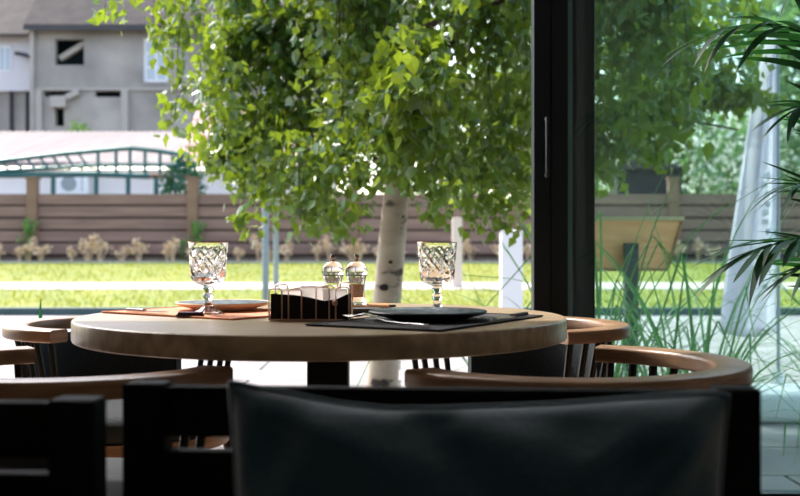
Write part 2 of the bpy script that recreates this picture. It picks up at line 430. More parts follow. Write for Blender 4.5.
# green steel frame
D = 33.0
tf = thing('steel_truss_frame', 'green painted steel truss frame standing behind the fence', 'truss', (0, D, 0))
def pp(px, py): v = P(px, py, D); return Vector((v.x, 0, v.z))
def bar(pts, r, name, m=GREENS): return MB().tube([pp(*q) for q in pts], r, 6, up=Vector((0, 1, 0))).build(name, m, tf)
bar([(-60, 168), (0, 161), (60, 154), (130, 148)], .07, 'top_chord'); bar([(130, 148), (160, 151), (188, 156)], .07, 'top_chord')
bar([(-60, 172), (0, 171), (98, 165), (188, 165)], .055, 'middle_chord', GREENS)
bar([(-60, 177), (0, 175), (98, 174), (150, 176)], .09, 'bottom_chord')
bar([(150, 176), (190, 177)], .075, 'bottom_chord', FP)
for px, a in ((98, 151), (116, 150), (130, 148), (145, 150), (160, 151)): bar([(px, a), (px, 175)], .05, 'strut')
for k in range(8): bar([(-12 + k * 13, 162 - k * 1.1), (-3 + k * 13, 171.5 - k * .6)], .035, 'strut')
for px in (53, 96, 128, 156, -40): bar([(px, 175), (px, 228)], .075, 'column')

# ------------------------------------------------------------------ unfinished grey building
D = 58.0
CONC = mat('grey_blockwork', (178, 170, 162), 0.9, rgb2=(132, 126, 122), scale=.35, detail=8)
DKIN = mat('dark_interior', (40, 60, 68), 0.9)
ROOFG = mat('grey_roof', (80, 70, 66), 0.9, rgb2=(62, 56, 54), scale=1.5, detail=8)
gb = thing('grey_building', 'unfinished grey block house with dark roof in the upper left background', 'building', (0, D, 0))
def hx(px): return P(px, 0, D).x
def hz(py): return P(0, py, D).z
holes = [(hx(55), hx(84), hz(65), hz(39)), (hx(143), hx(168), hz(82), hz(38)), (hx(44), hx(78), hz(97), hz(91)), (hx(95), hx(122), hz(97), hz(91)), (hx(55), hx(64), hz(126), hz(108))]
m = MB(); wall_holes(m, hx(32), hx(420), hz(150), hz(30), 0, .4, holes); m.build('wall', CONC, gb)
MB().bounds(hx(32), hx(420), 2.2, 2.5, hz(150), hz(20)).bounds(hx(32), hx(420), .4, 2.2, hz(31), hz(30)).build('back_wall', DKIN, gb)
MB().bounds(hx(32), hx(36), -.35, 4, hz(150), hz(30)).build('wall_pier', CONC, gb)
m = MB().add([(hx(28), -.7, hz(31)), (hx(430), -.7, hz(31)), (hx(430), 5, hz(-70)), (hx(28), 5, hz(-70)), (hx(28), -.7, hz(27)), (hx(430), -.7, hz(27)), (hx(430), 5, hz(-74)), (hx(28), 5, hz(-74))],
             [(0, 1, 5, 4), (4, 5, 6, 7), (0, 3, 2, 1), (0, 4, 7, 3), (1, 2, 6, 5)]); m.build('roof', ROOFG, gb)
MB().bounds(hx(28), hx(430), -.75, -.68, hz(32.5), hz(29)).build('gutter', mat('dark_gutter', (58, 58, 62), 0.6), gb)
for px in (36, 122):
    MB().bounds(hx(px), hx(px + 7), -.25, 0, hz(134), hz(90)).build('pillar', mat('pale_concrete', (176, 168, 160), 0.9, var=.1), gb)
MB().bounds(hx(32), hx(420), -.12, 0, hz(90.5), hz(88)).build('floor_slab', MATS['pale_concrete'], gb)
MB().sweep([P(57, 57, D) - Vector((0, D - .6, 0)), P(83, 41, D) - Vector((0, D - .6, 0))], rr(.4, .28, .02)).build('stair_beam', MATS['pale_concrete'], gb)
MB().sweep([P(58, 103, D) - Vector((0, D + .15, 0)), P(80, 92, D) - Vector((0, D + .15, 0))], rr(.35, .3, .02)).build('stair_beam', MATS['pale_concrete'], gb)
MB().bounds(hx(53), hx(68), -.5, -.05, hz(108), hz(97)).build('ledge', MATS['pale_concrete'], gb)
wn = MB().bounds(hx(143), hx(168), .12, .2, hz(82), hz(38)).build('window', mat('white_window', (226, 226, 230), 0.5), gb)
for a in (146.5, 157):
    for b, c in ((42, 52), (54, 66), (68, 79)):
        MB().bounds(hx(a), hx(a + 8), .10, .125, hz(c), hz(b)).build('pane', mat('far_glass', (172, 184, 196), 0.2), wn)
wh = thing('pale_house', 'pale house with dark roof at the upper left edge', 'building', (0, D + 2, 0))
def hx2(px): return P(px, 0, D + 2).x
def hz2(py): return P(0, py, D + 2).z
MB().bounds(hx2(-120), hx2(31.5), 0, 4, hz2(91), hz2(33)).build('wall', mat('pale_wall', (212, 208, 212), 0.85, var=.06), wh)
MB().bounds(hx2(-120), hx2(31), .3, 4, hz2(150), hz2(91)).build('lower_wall', CONC, wh)
MB().add([(hx2(-120), -.7, hz2(39)), (hx2(32), -.7, hz2(39)), (hx2(32), 5, hz2(-40)), (hx2(-120), 5, hz2(-40)), (hx2(-120), -.7, hz2(36)), (hx2(32), -.7, hz2(36)), (hx2(32), 5, hz2(-43)), (hx2(-120), 5, hz2(-43))],
         [(0, 1, 5, 4), (4, 5, 6, 7), (0, 3, 2, 1), (0, 4, 7, 3), (1, 2, 6, 5)]).build('roof', ROOFG, wh)
wn = MB().bounds(hx2(-2), hx2(12), -.05, .02, hz2(72), hz2(46)).build('window', MATS['white_window'], wh)
for a in (0, 6): MB().bounds(hx2(a), hx2(a + 4.5), -.07, -.045, hz2(70), hz2(48)).build('pane', MATS['far_glass'], wn)
MB().tube([P(15, 53, D + 1.5) - Vector((0, D + 2, 0)), P(26, 55, D + 1.5) - Vector((0, D + 2, 0)), P(31, 58, D + 1.5) - Vector((0, D + 2, 0))], .12, 6).build('lamp_arm', MATS['dark_gutter'], wh)
for k in range(2):
    MB().bounds(hx2(10 + k * 16), hx2(11.5 + k * 16), -.1, .3, hz2(134), hz2(91)).build('downpipe', MATS['dark_gutter'], wh)

# ------------------------------------------------------------------ foliage helper (leaf clouds)
def leaf_cloud(pos, size, name, m, parent=None, droop=0.5, loc=(0, 0, 0), aspect=.38):
    """pos (n,3), size (n,), returns object with one folded leaf per point; also the matrices"""
    n = len(pos)
    d = RNG.normal(0, 1, (n, 3)); d[:, 2] -= droop * 2.2; d /= np.linalg.norm(d, axis=1)[:, None]
    q = RNG.normal(0, 1, (n, 3)); s = np.cross(d, q); s /= np.linalg.norm(s, axis=1)[:, None]
    u = np.cross(s, d)
    L = size[:, None]
    V = np.empty((n, 6, 3))
    V[:, 0] = pos
    V[:, 1] = pos + d * L * .34 - s * L * aspect + u * L * .07
    V[:, 2] = pos + d * L * .34 + s * L * aspect + u * L * .07
    V[:, 3] = pos + d * L * .45
    V[:, 4] = pos + d * L
    V[:, 5] = pos + d * L * .02
    F = np.array([[0, 2, 3], [2, 4, 3], [4, 1, 3], [1, 0, 3]])
    V = V[:, :5]
    f = (F[None] + (np.arange(n) * 5)[:, None, None]).reshape(-1, 3)
    me = bpy.data.meshes.new(name); me.from_pydata(V.reshape(-1, 3).tolist(), [], f.tolist()); me.update()
    o = link(name, me, m, parent); o.location = loc
    return o

# ------------------------------------------------------------------ far trees and shrubs to the right, behind the fence
def far_tree(px, pyt, d, rx, label, n, size, mleaf, flower=None, z0=.6, cat='tree', trunk=True):
    top = P(px, pyt, d); hgt = top.z - z0
    t = thing('background_tree' if trunk else 'flowering_shrub', label, cat, (top.x, d, z0), group=None)
    ph = RNG.uniform(0, 2 * PI, n); ct = RNG.uniform(-1, 1, n); rr_ = RNG.uniform(.55, 1, n) ** .5
    st = np.sqrt(1 - ct ** 2)
    lump = 1 + .18 * np.sin(3 * ph + 2) * np.sin(4 * ct) + .12 * np.sin(7 * ph)
    cz = hgt * (.56 if trunk else .5); rz = hgt * (.46 if trunk else .5)
    pos = np.stack([rx * rr_ * st * np.cos(ph) * lump, rx * .8 * rr_ * st * np.sin(ph) * lump, cz + rz * rr_ * ct], 1)
    if flower is not None:
        k = int(n * .5); tag(leaf_cloud(pos[:k], RNG.uniform(.6, 1.1, k) * size * .8, 'blossom', flower, t, 0, aspect=.5), kind='stuff')
        pos = pos[k:]
    tag(leaf_cloud(pos, RNG.uniform(.7, 1.3, len(pos)) * size, 'foliage', mleaf, t, .2), kind='stuff')
    if trunk:
        MB().tube([(0, 0, -.1), (.05, 0, hgt * .4), (0, 0, hgt * .8)], [.16, .12, .04], 8).build('trunk', mat('bark', (96, 84, 72), .9, var=.3, scale=6), t)
        for k in range(5):
            a = k * 1.3
            MB().tube([(0, 0, hgt * (.35 + .07 * k)), (rx * .4 * math.cos(a), rx * .3 * math.sin(a), hgt * (.5 + .06 * k)), (rx * .75 * math.cos(a), rx * .6 * math.sin(a), hgt * (.58 + .06 * k))], [.07, .05, .02], 6).build('branch', MATS['bark'], t)
    else:
        for k in range(5):
            a = k * 1.25
            MB().tube([(.1 * math.cos(a), .1 * math.sin(a), -.05), (rx * .5 * math.cos(a), rx * .4 * math.sin(a), hgt * .7)], [.05, .02], 6).build('stem', mat('bark', (96, 84, 72), .9, var=.3, scale=6), t)
    return t
BLOS = leaf_mat('white_blossom', (232, 226, 214), (250, 246, 238), (250, 246, 236), .4, rough=.8)
far_tree(672, 96, 33.5, 2.6, 'white flowering shrub above the fence, right of the dark door stile', 2600, .24, TREE_FAR, BLOS, cat='shrub', trunk=False)
far_tree(760, 105, 34.5, 2.2, 'green shrub flecked with white blossom behind the white flag', 2400, .24, TREE_FAR, BLOS, cat='shrub', trunk=False)
far_tree(870, 90, 34, 2.4, 'green shrub behind the fence at the right edge', 1800, .24, TREE_FAR, None, cat='shrub', trunk=False)
far_tree(585, -60, 44, 4.2, 'broad green tree behind the fence, right behind the dark door stile', 5600, .36, TREE_FAR)
far_tree(720, -90, 48, 4.8, 'tall pale green tree behind the white flowering shrub', 6600, .38, TREE_FAR)
far_tree(850, -40, 42, 4.2, 'green tree beyond the fence behind the palm', 5000, .36, TREE_FAR)
far_tree(440, -50, 50, 4.5, 'green tree hidden mostly behind the birch crown', 2200, .36, TREE_FAR)
far_tree(183, 150, 33.2, .62, 'round dark green shrub above the fence post by the steel frame', 1400, .16, leaf_mat('ivy_leaf', (28, 74, 66), (54, 108, 84), (90, 150, 90), .25), cat='shrub', trunk=False)
far_tree(78, 117, 54, 1.1, 'yellow green bush in front of the grey building', 900, .2, WEEDG, z0=.66, cat='shrub', trunk=False)
ds = thing('dark_shed', 'small dark shed behind the fence under the white blossoms', 'building', (P(645, 0, 31.5).x, 31.5, .66))
MB().bounds(-.9, .9, -.6, .6, 0, 2.3).build('wall', mat('dark_shed_wall', (52, 50, 52), .9, var=.2), ds)
MB().prism([(-1.05, 2.28), (1.05, 2.28), (.15, 2.62), (-.75, 2.55)], -.75, .75).build('roof', mat('dark_shed_roof', (64, 58, 58), .8), ds)

# ------------------------------------------------------------------ birch
BD = 6.2
birch = thing('birch_tree', 'birch with pale trunk and dense hanging leaves in front of the terrace', 'tree', (-.10, BD, 0))
def birch_bark():
    m = bpy.data.materials.new('birch_bark'); m.use_nodes = True
    n, l = m.node_tree.nodes, m.node_tree.links; b = n['Principled BSDF']; b.inputs['Roughness'].default_value = .8
    tc = n.new('ShaderNodeTexCoord'); mp = n.new('ShaderNodeMapping'); mp.inputs['Scale'].default_value = (5, 5, 9)
    nz = n.new('ShaderNodeTexNoise'); nz.inputs['Scale'].default_value = 1.1; nz.inputs['Detail'].default_value = 5
    l.new(tc.outputs['Object'], mp.inputs[0]); l.new(mp.outputs[0], nz.inputs[0])
    rp = n.new('ShaderNodeValToRGB'); e = rp.color_ramp.elements
    e[0].position = .36; e[0].color = s2l((52, 46, 40)); e[1].position = .43; e[1].color = s2l((164, 148, 128))
    x = e.new(.7); x.color = s2l((184, 172, 152))
    l.new(nz.outputs[0], rp.inputs[0]); l.new(rp.outputs[0], b.inputs['Base Color'])
    bp = n.new('ShaderNodeBump'); bp.inputs['Strength'].default_value = .3; bp.inputs['Distance'].default_value = .01
    l.new(nz.outputs[0], bp.inputs['Height']); l.new(bp.outputs[0], b.inputs['Normal'])
    return m
BARK = birch_bark()
TP = [(0, 0, -.03), (.005, 0, .15), (.02, 0, .5), (.055, 0, .9), (.085, 0, 1.25), (.10, 0, 1.8), (.13, .02, 2.6), (.12, .05, 3.4), (.16, .05, 4.1)]
TR = [.105, .088, .080, .076, .068, .056, .042, .026, .01]
MB().tube(TP, TR, 14).build('trunk', BARK, birch, smooth=60)
knot = mat('dark_knot', (48, 44, 40), .95, var=.4, scale=20)
for (kx, ky, kz, ks) in ((.015, -.078, .66, .026), (.055, -.07, .80, .018), (.0, -.08, .42, .022), (.10, -.055, 1.05, .02)):
    k = MB().lathe([(ks * .2, 0), (ks, .004), (ks * .8, .010), (ks * .2, .012)], 10).build('bark_scar', knot, birch)
    k.rotation_euler = (PI / 2, 0, .3); k.location = (kx, ky + .006, kz); k.scale = (1.3, .8, 1)
r = random.Random(3)
twigs = MB(); leaves = []
TWIGM = mat('twig_bark', (72, 56, 44), .85)
tips = []
for k in range(24):
    z = 1.15 + k * .112
    tx = np.interp(z, [p[2] for p in TP], [p[0] for p in TP])
    a = k * 2.4 + r.uniform(-.3, .3)
    reach = (1.85 if math.cos(a) > 0 else 1.06) * (1.05 if z < 2.6 else 1.0 - (z - 2.6) * .38) * r.uniform(.8, 1.08)
    dx, dy = math.cos(a) * reach, math.sin(a) * reach * .92
    rise = r.uniform(.35, .7)
    pts = [Vector((tx, 0, z)), Vector((tx + dx * .35, dy * .35, z + rise * .75)), Vector((tx + dx * .7, dy * .7, z + rise)), Vector((tx + dx, dy, z + rise * .75))]
    MB().tube(pts, [.022, .016, .011, .005], 6).build('branch', TWIGM, birch)
    for q in range(50):
        t = r.uniform(.12, 1.0) ** .8 * 2.999; i = int(t); f = t - i
        p = pts[i].lerp(pts[i + 1], f); tips.append((p, Vector((dx, dy, 0)).normalized()))
for p, out in tips:
    side = Vector((-out.y, out.x, 0)) * r.uniform(-1, 1)
    d = (out * r.uniform(.1, .7) + side * .6); L = r.uniform(.35, 1.0)
    pts = []
    for s in range(7):
        u = s / 6
        pts.append(p + d * (L * .42 * (1 - (1 - u) ** 2)) + Vector((0, 0, .10 * math.sin(u * PI) * L - L * .95 * u ** 1.7)))
    zmin = .94 + .30 * abs(math.sin(p.x * 3.1 + p.y)) - (.0 if p.x > -.6 else .0)
    zmin += max(0, -.62 - p.x) * 1.15 + (.30 if (abs(p.x - .06) < .15 and p.y < 0) else 0)
    if p.x > .72: zmin += .20 + .28 * (p.x - .72)
    pts = [Vector((q.x, q.y, max(q.z, zmin + .03 * r.random()))) for q in pts]
    twigs.tube(pts, [.004, .0035, .003, .0025, .002, .0018, .0012], 3)
    n = int(L * 66)
    for s in range(n):
        u = r.uniform(.05, 1) * 5.999; i = int(u); q = pts[i].lerp(pts[i + 1], u - i)
        leaves.append((q.x + r.gauss(0, .045), q.y + r.gauss(0, .045), q.z + r.gauss(0, .03)))
tag(twigs.build('twig', TWIGM, birch), kind='stuff')
# stray hanging twigs at the upper left
stray = MB()
for px, py0, py1, dd in ((104, -30, 24, 5.6), (152, -40, 34, 5.7), (163, -30, 62, 5.9), (176, -20, 110, 5.8), (208, 40, 150, 5.8), (222, 80, 175, 5.7), (243, 120, 225, 5.8), (170, 90, 128, 5.7), (258, 140, 240, 5.9), (300, 130, 238, 5.5), (330, 110, 225, 5.4), (395, 60, 185, 5.0), (412, 80, 195, 5.1), (385, 60, 170, 5.1), (345, 150, 235, 5.3), (430, 120, 210, 5.0), (440, 130, 222, 5.6), (470, 120, 218, 5.8), (494, 110, 225, 5.7), (514, 90, 238, 5.8), (362, 90, 205, 5.5), (456, 100, 200, 5.4), (480, 130, 232, 5.6), (603, 50, 175, 5.7), (636, 30, 150, 5.6), (662, 20, 170, 5.9), (690, 0, 120, 5.7), (716, -10, 100, 5.8), (742, -10, 88, 5.8), (620, 60, 185, 5.9), (280, 120, 215, 5.6), (316, 120, 228, 5.6)):
    a, b = P(px + 12, py0, dd), P(px, py1, dd); o0 = Vector((-.10, BD, 0)); a -= o0; b -= o0
    stray.tube([a, a.lerp(b, .5) + Vector((-.02, 0, 0)), b], [.003, .002, .001], 3)
    for s in range(int((py1 - py0) / 1.3)):
        q = a.lerp(b, r.random()); leaves.append((q.x + r.gauss(0, .05), q.y + r.gauss(0, .06), q.z + r.gauss(0, .03)))
tag(stray.build('twig', TWIGM, birch), kind='stuff')
LV = np.array(leaves); LS = RNG.uniform(.044, .084, len(LV))
cy = LV[:, 1] + BD; cx = LV[:, 0] - .10
inview = (np.abs(cx / cy * F_PX + 0) < 400) & (LV[:, 2] > .9) & ((LV[:, 2] - CAM_Z) / cy * F_PX < 240)
score = np.where(inview, LS / cy, 0); near = np.argsort(-score)[:300]
mask = np.ones(len(LV), bool); mask[near] = False
tag(leaf_cloud(LV[mask], LS[mask], 'leaf_mass', LEAF, birch, .55, aspect=.36), kind='stuff')
lm = bpy.data.meshes.new('leaf')
lm.from_pydata([(0, 0, 0), (-.22, .16, .04), (-.37, .36, .07), (-.24, .62, .04), (0, 1, -.04), (.24, .62, .04), (.37, .36, .07), (.22, .16, .04), (0, .3, 0), (0, .62, 0)], [],
               [(0, 8, 1), (1, 8, 2), (2, 8, 9, 3), (3, 9, 4), (4, 9, 5), (5, 9, 8, 6), (6, 8, 7), (7, 8, 0)]); lm.update()
for i in near:
    o = link('leaf', lm, LEAF, birch)
    o.location = tuple(LV[i]); s = float(LS[i]) * 1.1; o.scale = (s, s, s)
    o.rotation_euler = (r.gauss(-.9, .6), r.gauss(0, .7), r.uniform(0, 2 * PI))

# ------------------------------------------------------------------ posts and poles on the lawn
STEEL = mat('galvanised_steel', (128, 140, 142), .45, .4, var=.1)
def pole(px, pyb, wpx, h, label, m, name='metal_pole', cat='pole'):
    y = pyb - HOR; d = (CAM_Z - .09 + .0189 * 14.1) / (y / F_PX + .0189) if pyb < 308 else CAM_Z / (y / F_PX)
    z = lz(d) if pyb < 308 else 0
    rad = wpx * d / F_PX / 2
    t = thing(name, label, cat, ((px - 400) * d / F_PX, d, z))
    MB().tube([(0, 0, -.05), (0, 0, h)], rad, 12).build('shaft', m, t, smooth=40)
    MB().lathe([(rad * 1.5, -.03), (rad * 1.5, .03), (rad, .05)], 12).build('foot', m, t)
    MB().lathe([(rad, h), (rad * 1.06, h), (rad * 1.06, h + .02), (rad * .4, h + .04)], 12).build('cap', m, t)
    return t
pole(265.5, 305, 7, 2.9, 'grey-blue metal pole on the lawn, left one of the pair left of the mills', STEEL)
pole(276, 288, 5.5, 2.9, 'grey-blue metal pole on the lawn, right one of the pair left of the mills', STEEL)
WPOST = mat('white_post', (224, 222, 220), .6)
def square_post(px, d, z, wd, h, label, m):
    t = thing('square_post', label, 'post', ((px - 400) * d / F_PX, d, z))
    MB().bounds(-wd / 2, wd / 2, -wd / 2, wd / 2, 0, h).build('shaft', m, t, bevel=.01)
    MB().add([(-wd * .56, -wd * .56, h), (wd * .56, -wd * .56, h), (wd * .56, wd * .56, h), (-wd * .56, wd * .56, h), (0, 0, h + wd * .06)], [(3, 2, 1, 0), (0, 1, 4), (1, 2, 4), (2, 3, 4), (3, 0, 4)]).build('cap', m, t)
square_post(511, 10.5, -.001, .20, 1.02, 'broad white square post behind the reeds left of the door stile', WPOST)
square_post(457, 18.2, lz(18.2), .16, 1.15, 'pinkish pale post on the path behind the right goblet', mat('pinkish_post', (206, 188, 178), .7))

# ------------------------------------------------------------------ wooden board on post
D = 7.2
sg = thing('sign_board', 'light wooden trapezoid board on a dark post beyond the glass', 'sign', ((629 - 400) * D / F_PX, D, 0))
s = D / F_PX
BRD = mat('light_board_wood', (232, 180, 122), .6, rgb2=(218, 160, 104), scale=3, stretch=(2, 2, 10))
zt, zb = P(0, 220, D).z, P(0, 269, D).z
MB().prism([(-53 * s, zt), (53 * s, zt), (38 * s, zb), (-38 * s, zb)], -.012, .012).build('panel', BRD, sg)
EDG = mat('board_edge_wood', (150, 108, 74), .6)
MB().bounds(-54 * s, 54 * s, -.03, .03, zt - .004, zt + .022).build('top_rail', mat('top_rail_wood', (176, 170, 128), .6), sg)
MB().bounds(-38 * s, 38 * s, -.02, .02, zb - .014, zb + .004).build('bottom_rail', EDG, sg)
for q in (-1, 1): MB().sweep([(q * 53 * s, 0, zt), (q * 38 * s, 0, zb)], rr(.018, .05, .003), up=Vector((0, 1, 0))).build('side_rail', EDG, sg)
MB().bounds(-.042, .042, -.10, -.02, 0, P(0, 243, D).z).build('post', mat('dark_post', (40, 58, 56), .7), sg, bevel=.004)
MB().bounds(-.14, .14, -.20, .08, 0, .02).build('base', MATS['dark_post'], sg)

# ------------------------------------------------------------------ flag banner
D = 6.6
fl = thing('banner_flag', 'tall white feather flag on a thin pole outside the glass', 'flag', (P(777, 0, D).x, D, 0))
s = D / F_PX
CLOTH = leaf_mat('flag_cloth', (206, 204, 212), (210, 208, 216), (242, 240, 248), .6, rough=.85)
rows = 40; cols = 12; m = MB(); vs = []; fs = []
ylist = np.linspace(28, 332, rows)
for i, py in enumerate(ylist):
    t = i / (rows - 1)
    wpx = np.interp(py, [28, 60, 110, 200, 260, 300, 332], [6, 14, 24, 38, 48, 54, 57])
    for j in range(cols):
        u = j / (cols - 1)
        x = (1.0 - u * wpx) * s - .0
        sag = (1 - u) * 14 * max(0, (t - .9) / .1)
        vs.append((x, .05 * math.sin(u * 7 + t * 2) * (0.3 + u) + .03 * math.sin(u * 15 + t), CAM_Z - (py + sag * 0 + (1 - u) * 0 - HOR) * s - (0.03 * math.sin(u * 3) if i == rows - 1 else 0)))
fs = [(i * cols + j, i * cols + j + 1, (i + 1) * cols + j + 1, (i + 1) * cols + j) for i in range(rows - 1) for j in range(cols - 1)]
cl = MB().add(vs, fs).build('cloth', CLOTH, fl, smooth=80); sd = cl.modifiers.new('thickness', 'SOLIDIFY'); sd.thickness = .002
MB().tube([(.008, 0, 0), (.008, 0, 1.6), (.004, 0, 2.1), (-.02, 0, 2.2), (-.05, 0, 2.235)], [.012, .010, .008, .006, .005], 8).build('pole', mat('grey_pole', (150, 158, 166), .4, .3), fl, smooth=40)
MB().lathe([(.16, .0), (.17, .02), (.16, .05), (.05, .07), (.03, .14)], 24).build('base', WPOST, fl, smooth=40)
# seam and faint printed marks running down the cloth
MRK = mat('white_print', (244, 246, 250), .8)
def cloth_y(u, t): return .05 * math.sin(u * 7 + t * 2) * (0.3 + u) + .03 * math.sin(u * 15 + t) - .006
for k in range(13):
    py = 176 + k * 9.2; t = (py - 28) / 304; wpx = np.interp(py, [28, 60, 110, 200, 260, 300, 332], [6, 14, 24, 38, 48, 54, 57])
    c = 13 + 2.2 * math.sin(k * 1.7); hw, hh = 2.6 + 1.2 * (k % 3 == 0), 3.0
    q = MB()
    pts = []
    for (a, b) in ((-hw, -hh), (hw, -hh), (hw, hh), (-hw, hh)):
        u = (c + a) / wpx; pts.append(((1 - (c + a)) * s, cloth_y(u, t), CAM_Z - (py + b - HOR) * s))
    q.add(pts, [(0, 1, 2, 3)]).build('printed_mark', MRK, fl)
q = MB(); pts = []
for k in range(16):
    a = 2 * PI * k / 16; xx, yy = 6.5 + 4 * math.cos(a), 236 + 17 * math.sin(a); wpx = np.interp(yy, [200, 260], [38, 48])
    pts.append(((1 - xx) * s, cloth_y(xx / wpx, (yy - 28) / 304) - .004, CAM_Z - (yy - HOR) * s))
q.add(pts, [tuple(range(16))]).build('printed_mark', MRK, fl)

# low white kerb seat outside right
kb = MB().sweep([(1.7, 5.75, .075), (2.4, 5.78, .075), (3.4, 5.75, .075), (5.5, 5.7, .075)], rr(.42, .15, .04)).build('concrete_ledge', mat('white_concrete', (226, 226, 226), .7, var=.06), smooth=50)
tag(kb, 'low rounded white concrete ledge on the terrace by the flag', 'ledge')

# ------------------------------------------------------------------ reeds / ornamental grass clumps
def blade_mesh(seed):
    r = random.Random(seed); bend = r.uniform(.25, 1.15); n = 9; vs = []; fs = []
    kink = r.random() < .35
    for i in range(n):
        u = i / (n - 1)
        y = bend * .75 * u ** 2; z = u * (1 - .38 * bend * u)
        if kink and u > .62: z = .62 * (1 - .38 * bend * .62) - (u - .62) * .55; y = bend * .75 * .62 ** 2 + (u - .62) * .8
        wd = .0046 * (1 - u ** 2.2) * (.7 + .6 * min(1, u * 4)) + .0006
        vs += [(-wd, y, z + .002), (0, y - .001, z), (wd, y, z + .002)]
    for i in range(n - 1):
        a = i * 3; fs += [(a, a + 1, a + 4, a + 3), (a + 1, a + 2, a + 5, a + 4)]
    me = bpy.data.meshes.new('blade'); me.from_pydata(vs, [], fs); me.update()
    me.polygons.foreach_set('use_smooth', [True] * len(me.polygons))
    return me
BL = [blade_mesh(200 + k) for k in range(12)]
def clump(x, y, n, hmin, hmax, spread, label, seed):
    r = random.Random(seed)
    t = thing('grass_clump', label, 'ornamental grass', (x, y, 0), group='tall grasses on the terrace')
    MB().lathe([(.02, -.01), (.10 * spread, -.01), (.12 * spread, .03), (.06, .07), (.01, .08)], 12).build('crown', mat('grass_base', (70, 84, 50), .9), t)
    for k in range(n):
        o = link('blade', BL[r.randrange(12)], BLADE, t)
        a = r.uniform(0, 2 * PI); q = r.uniform(0, .09) * spread
        o.location = (q * math.cos(a), q * math.sin(a), .02)
        o.rotation_euler = (r.uniform(-.55, .02) * spread, r.gauss(0, .1), a - PI / 2 + r.gauss(0, .5))
        s = r.uniform(hmin, hmax); o.scale = (r.uniform(.8, 1.3), s, s)
clump(.86, 4.9, 60, .8, 1.9, 1.2, 'dense tall grass clump beyond the glass just right of the door stile', 1)
clump(1.38, 5.1, 60, .75, 1.75, 1.4, 'spreading grass clump between the wooden board and the flag', 2)
clump(1.08, 4.45, 44, .6, 1.2, 1.4, 'short grass clump in front of the wooden board post', 3)
clump(.52, 5.3, 22, .75, 1.1, .9, 'sparse reed clump at the left of the door stile', 4)
clump(1.95, 4.9, 30, .5, 1.1, 1.5, 'low loose grass clump in front of the flag', 5)

# pointed leaf plant at left behind the chair
sp = thing('pointed_leaf_plant', 'single upright pointed green leaf behind the left chair', 'plant', (P(40.5, 0, 4.2).x, 4.2, 0))
for k, (a, ln, h) in enumerate(((0, .0, .695), (2.0, .10, .40), (4.1, .10, .38))):
    vs = []; fs = []
    for i in range(8):
        u = i / 7; wd = .015 * (1 - u ** 5) + .001
        c = Vector((math.cos(a) * ln * u, math.sin(a) * ln * u, h * u)); sd_ = Vector((-math.sin(a), math.cos(a), 0)) if k else Vector((1, 0, 0))
        vs += [c - sd_ * wd, c + Vector((0, .008, 0)), c + sd_ * wd]
    for i in range(7):
        q = i * 3; fs += [(q, q + 1, q + 4, q + 3), (q + 1, q + 2, q + 5, q + 4)]
    MB().add(vs, fs).build('leaf', leaf_mat('agave_leaf', (16, 84, 62), (26, 104, 70), (40, 130, 60), .2), sp)

# ------------------------------------------------------------------ round table
TX, TY, TR_, TZ = -.165, 2.37, .515, .75
tb = thing('round_table', 'round wooden dining table on a black pedestal', 'table', (TX, TY, 0))
MB().lathe([(.02, TZ - .044), (TR_ - .005, TZ - .044), (TR_ - .001, TZ - .042), (TR_, TZ - .039), (TR_, TZ - .005), (TR_ - .001, TZ - .002), (TR_ - .004, TZ), (.02, TZ)], 128).build('tabletop', WOOD_TOP, tb, smooth=30)
MB().bounds(-.043 + .013, .043 + .013, -.043, .043, .02, TZ - .044).build('pedestal', BLACK, tb, bevel=.004)
MB().bounds(-.24 + .013, .24 + .013, -.24, .24, 0, .02).build('base_plate', BLACK, tb, bevel=.004)
MB().bounds(-.20, .22, -.03, .03, TZ - .060, TZ - .0445).bounds(-.02, .04, -.2, .2, TZ - .060, TZ - .0445).build('top_bracket', BLACK, tb)

# ------------------------------------------------------------------ horseshoe armchairs
RAILZ, RT, RW, RC, AL = .690, .032, .066, .302, .10
def make_chair():
    t = thing('armchair', '', 'chair', group='horseshoe armchairs around the round table')
    pts = [(RC - .022, AL, 0)] + [(RC - .004 * k, AL * (1 - .33 * (3 - k)) if k else 0, 0) for k in (2, 1)]
    pts = [(RC - .02, AL), (RC - .006, AL * .6), (RC, AL * .25)] + [(RC * math.cos(-a), RC * math.sin(-a)) for a in np.linspace(0, PI, 33)] + [(-RC, AL * .25), (-RC + .006, AL * .6), (-RC + .02, AL)]
    MB().sweep([(x, y, RAILZ - RT / 2) for x, y in pts], rr(RW, RT, .007)).build('arm_rail', WOOD, t, smooth=40)
    # upholstered curved backrest
    m = MB(); sec = rr(.034, .19, .014)
    m.sweep([(.270 * math.sin(a), -.270 * math.cos(a), .555) for a in np.linspace(-1.12, 1.12, 25)], sec)
    m.build('backrest', FABRIC, t, smooth=50)
    MB().lathe([(.02, .40), (.25, .40), (.268, .412), (.272, .435), (.262, .455), (.22, .468), (.02, .474)], 40).build('seat', FABRIC, t, smooth=60)
    MB().lathe([(.20, .365), (.262, .365), (.262, .398), (.20, .398)], 40).build('seat_frame', WOOD, t, smooth=40)
    for q in (-1, 1):
        for f in (.075, .028, -.019, -.066):
            rc = RC - .012 * (f > .07)
            b = .245
            MB().tube([(q * b, f * .85, .38), (q * rc, f, RAILZ - RT + .004)], .0085, 8).build('spindle', BLACK, t, smooth=40)
    for x, y in ((.2, .16), (-.2, .16), (.18, -.18), (-.18, -.18)):
        MB().tube([(x * 1.28, y * 1.28, 0), (x, y, .37)], [.011, .016], 10).build('leg', BLACK, t, smooth=40)
    return t
proto = make_chair()
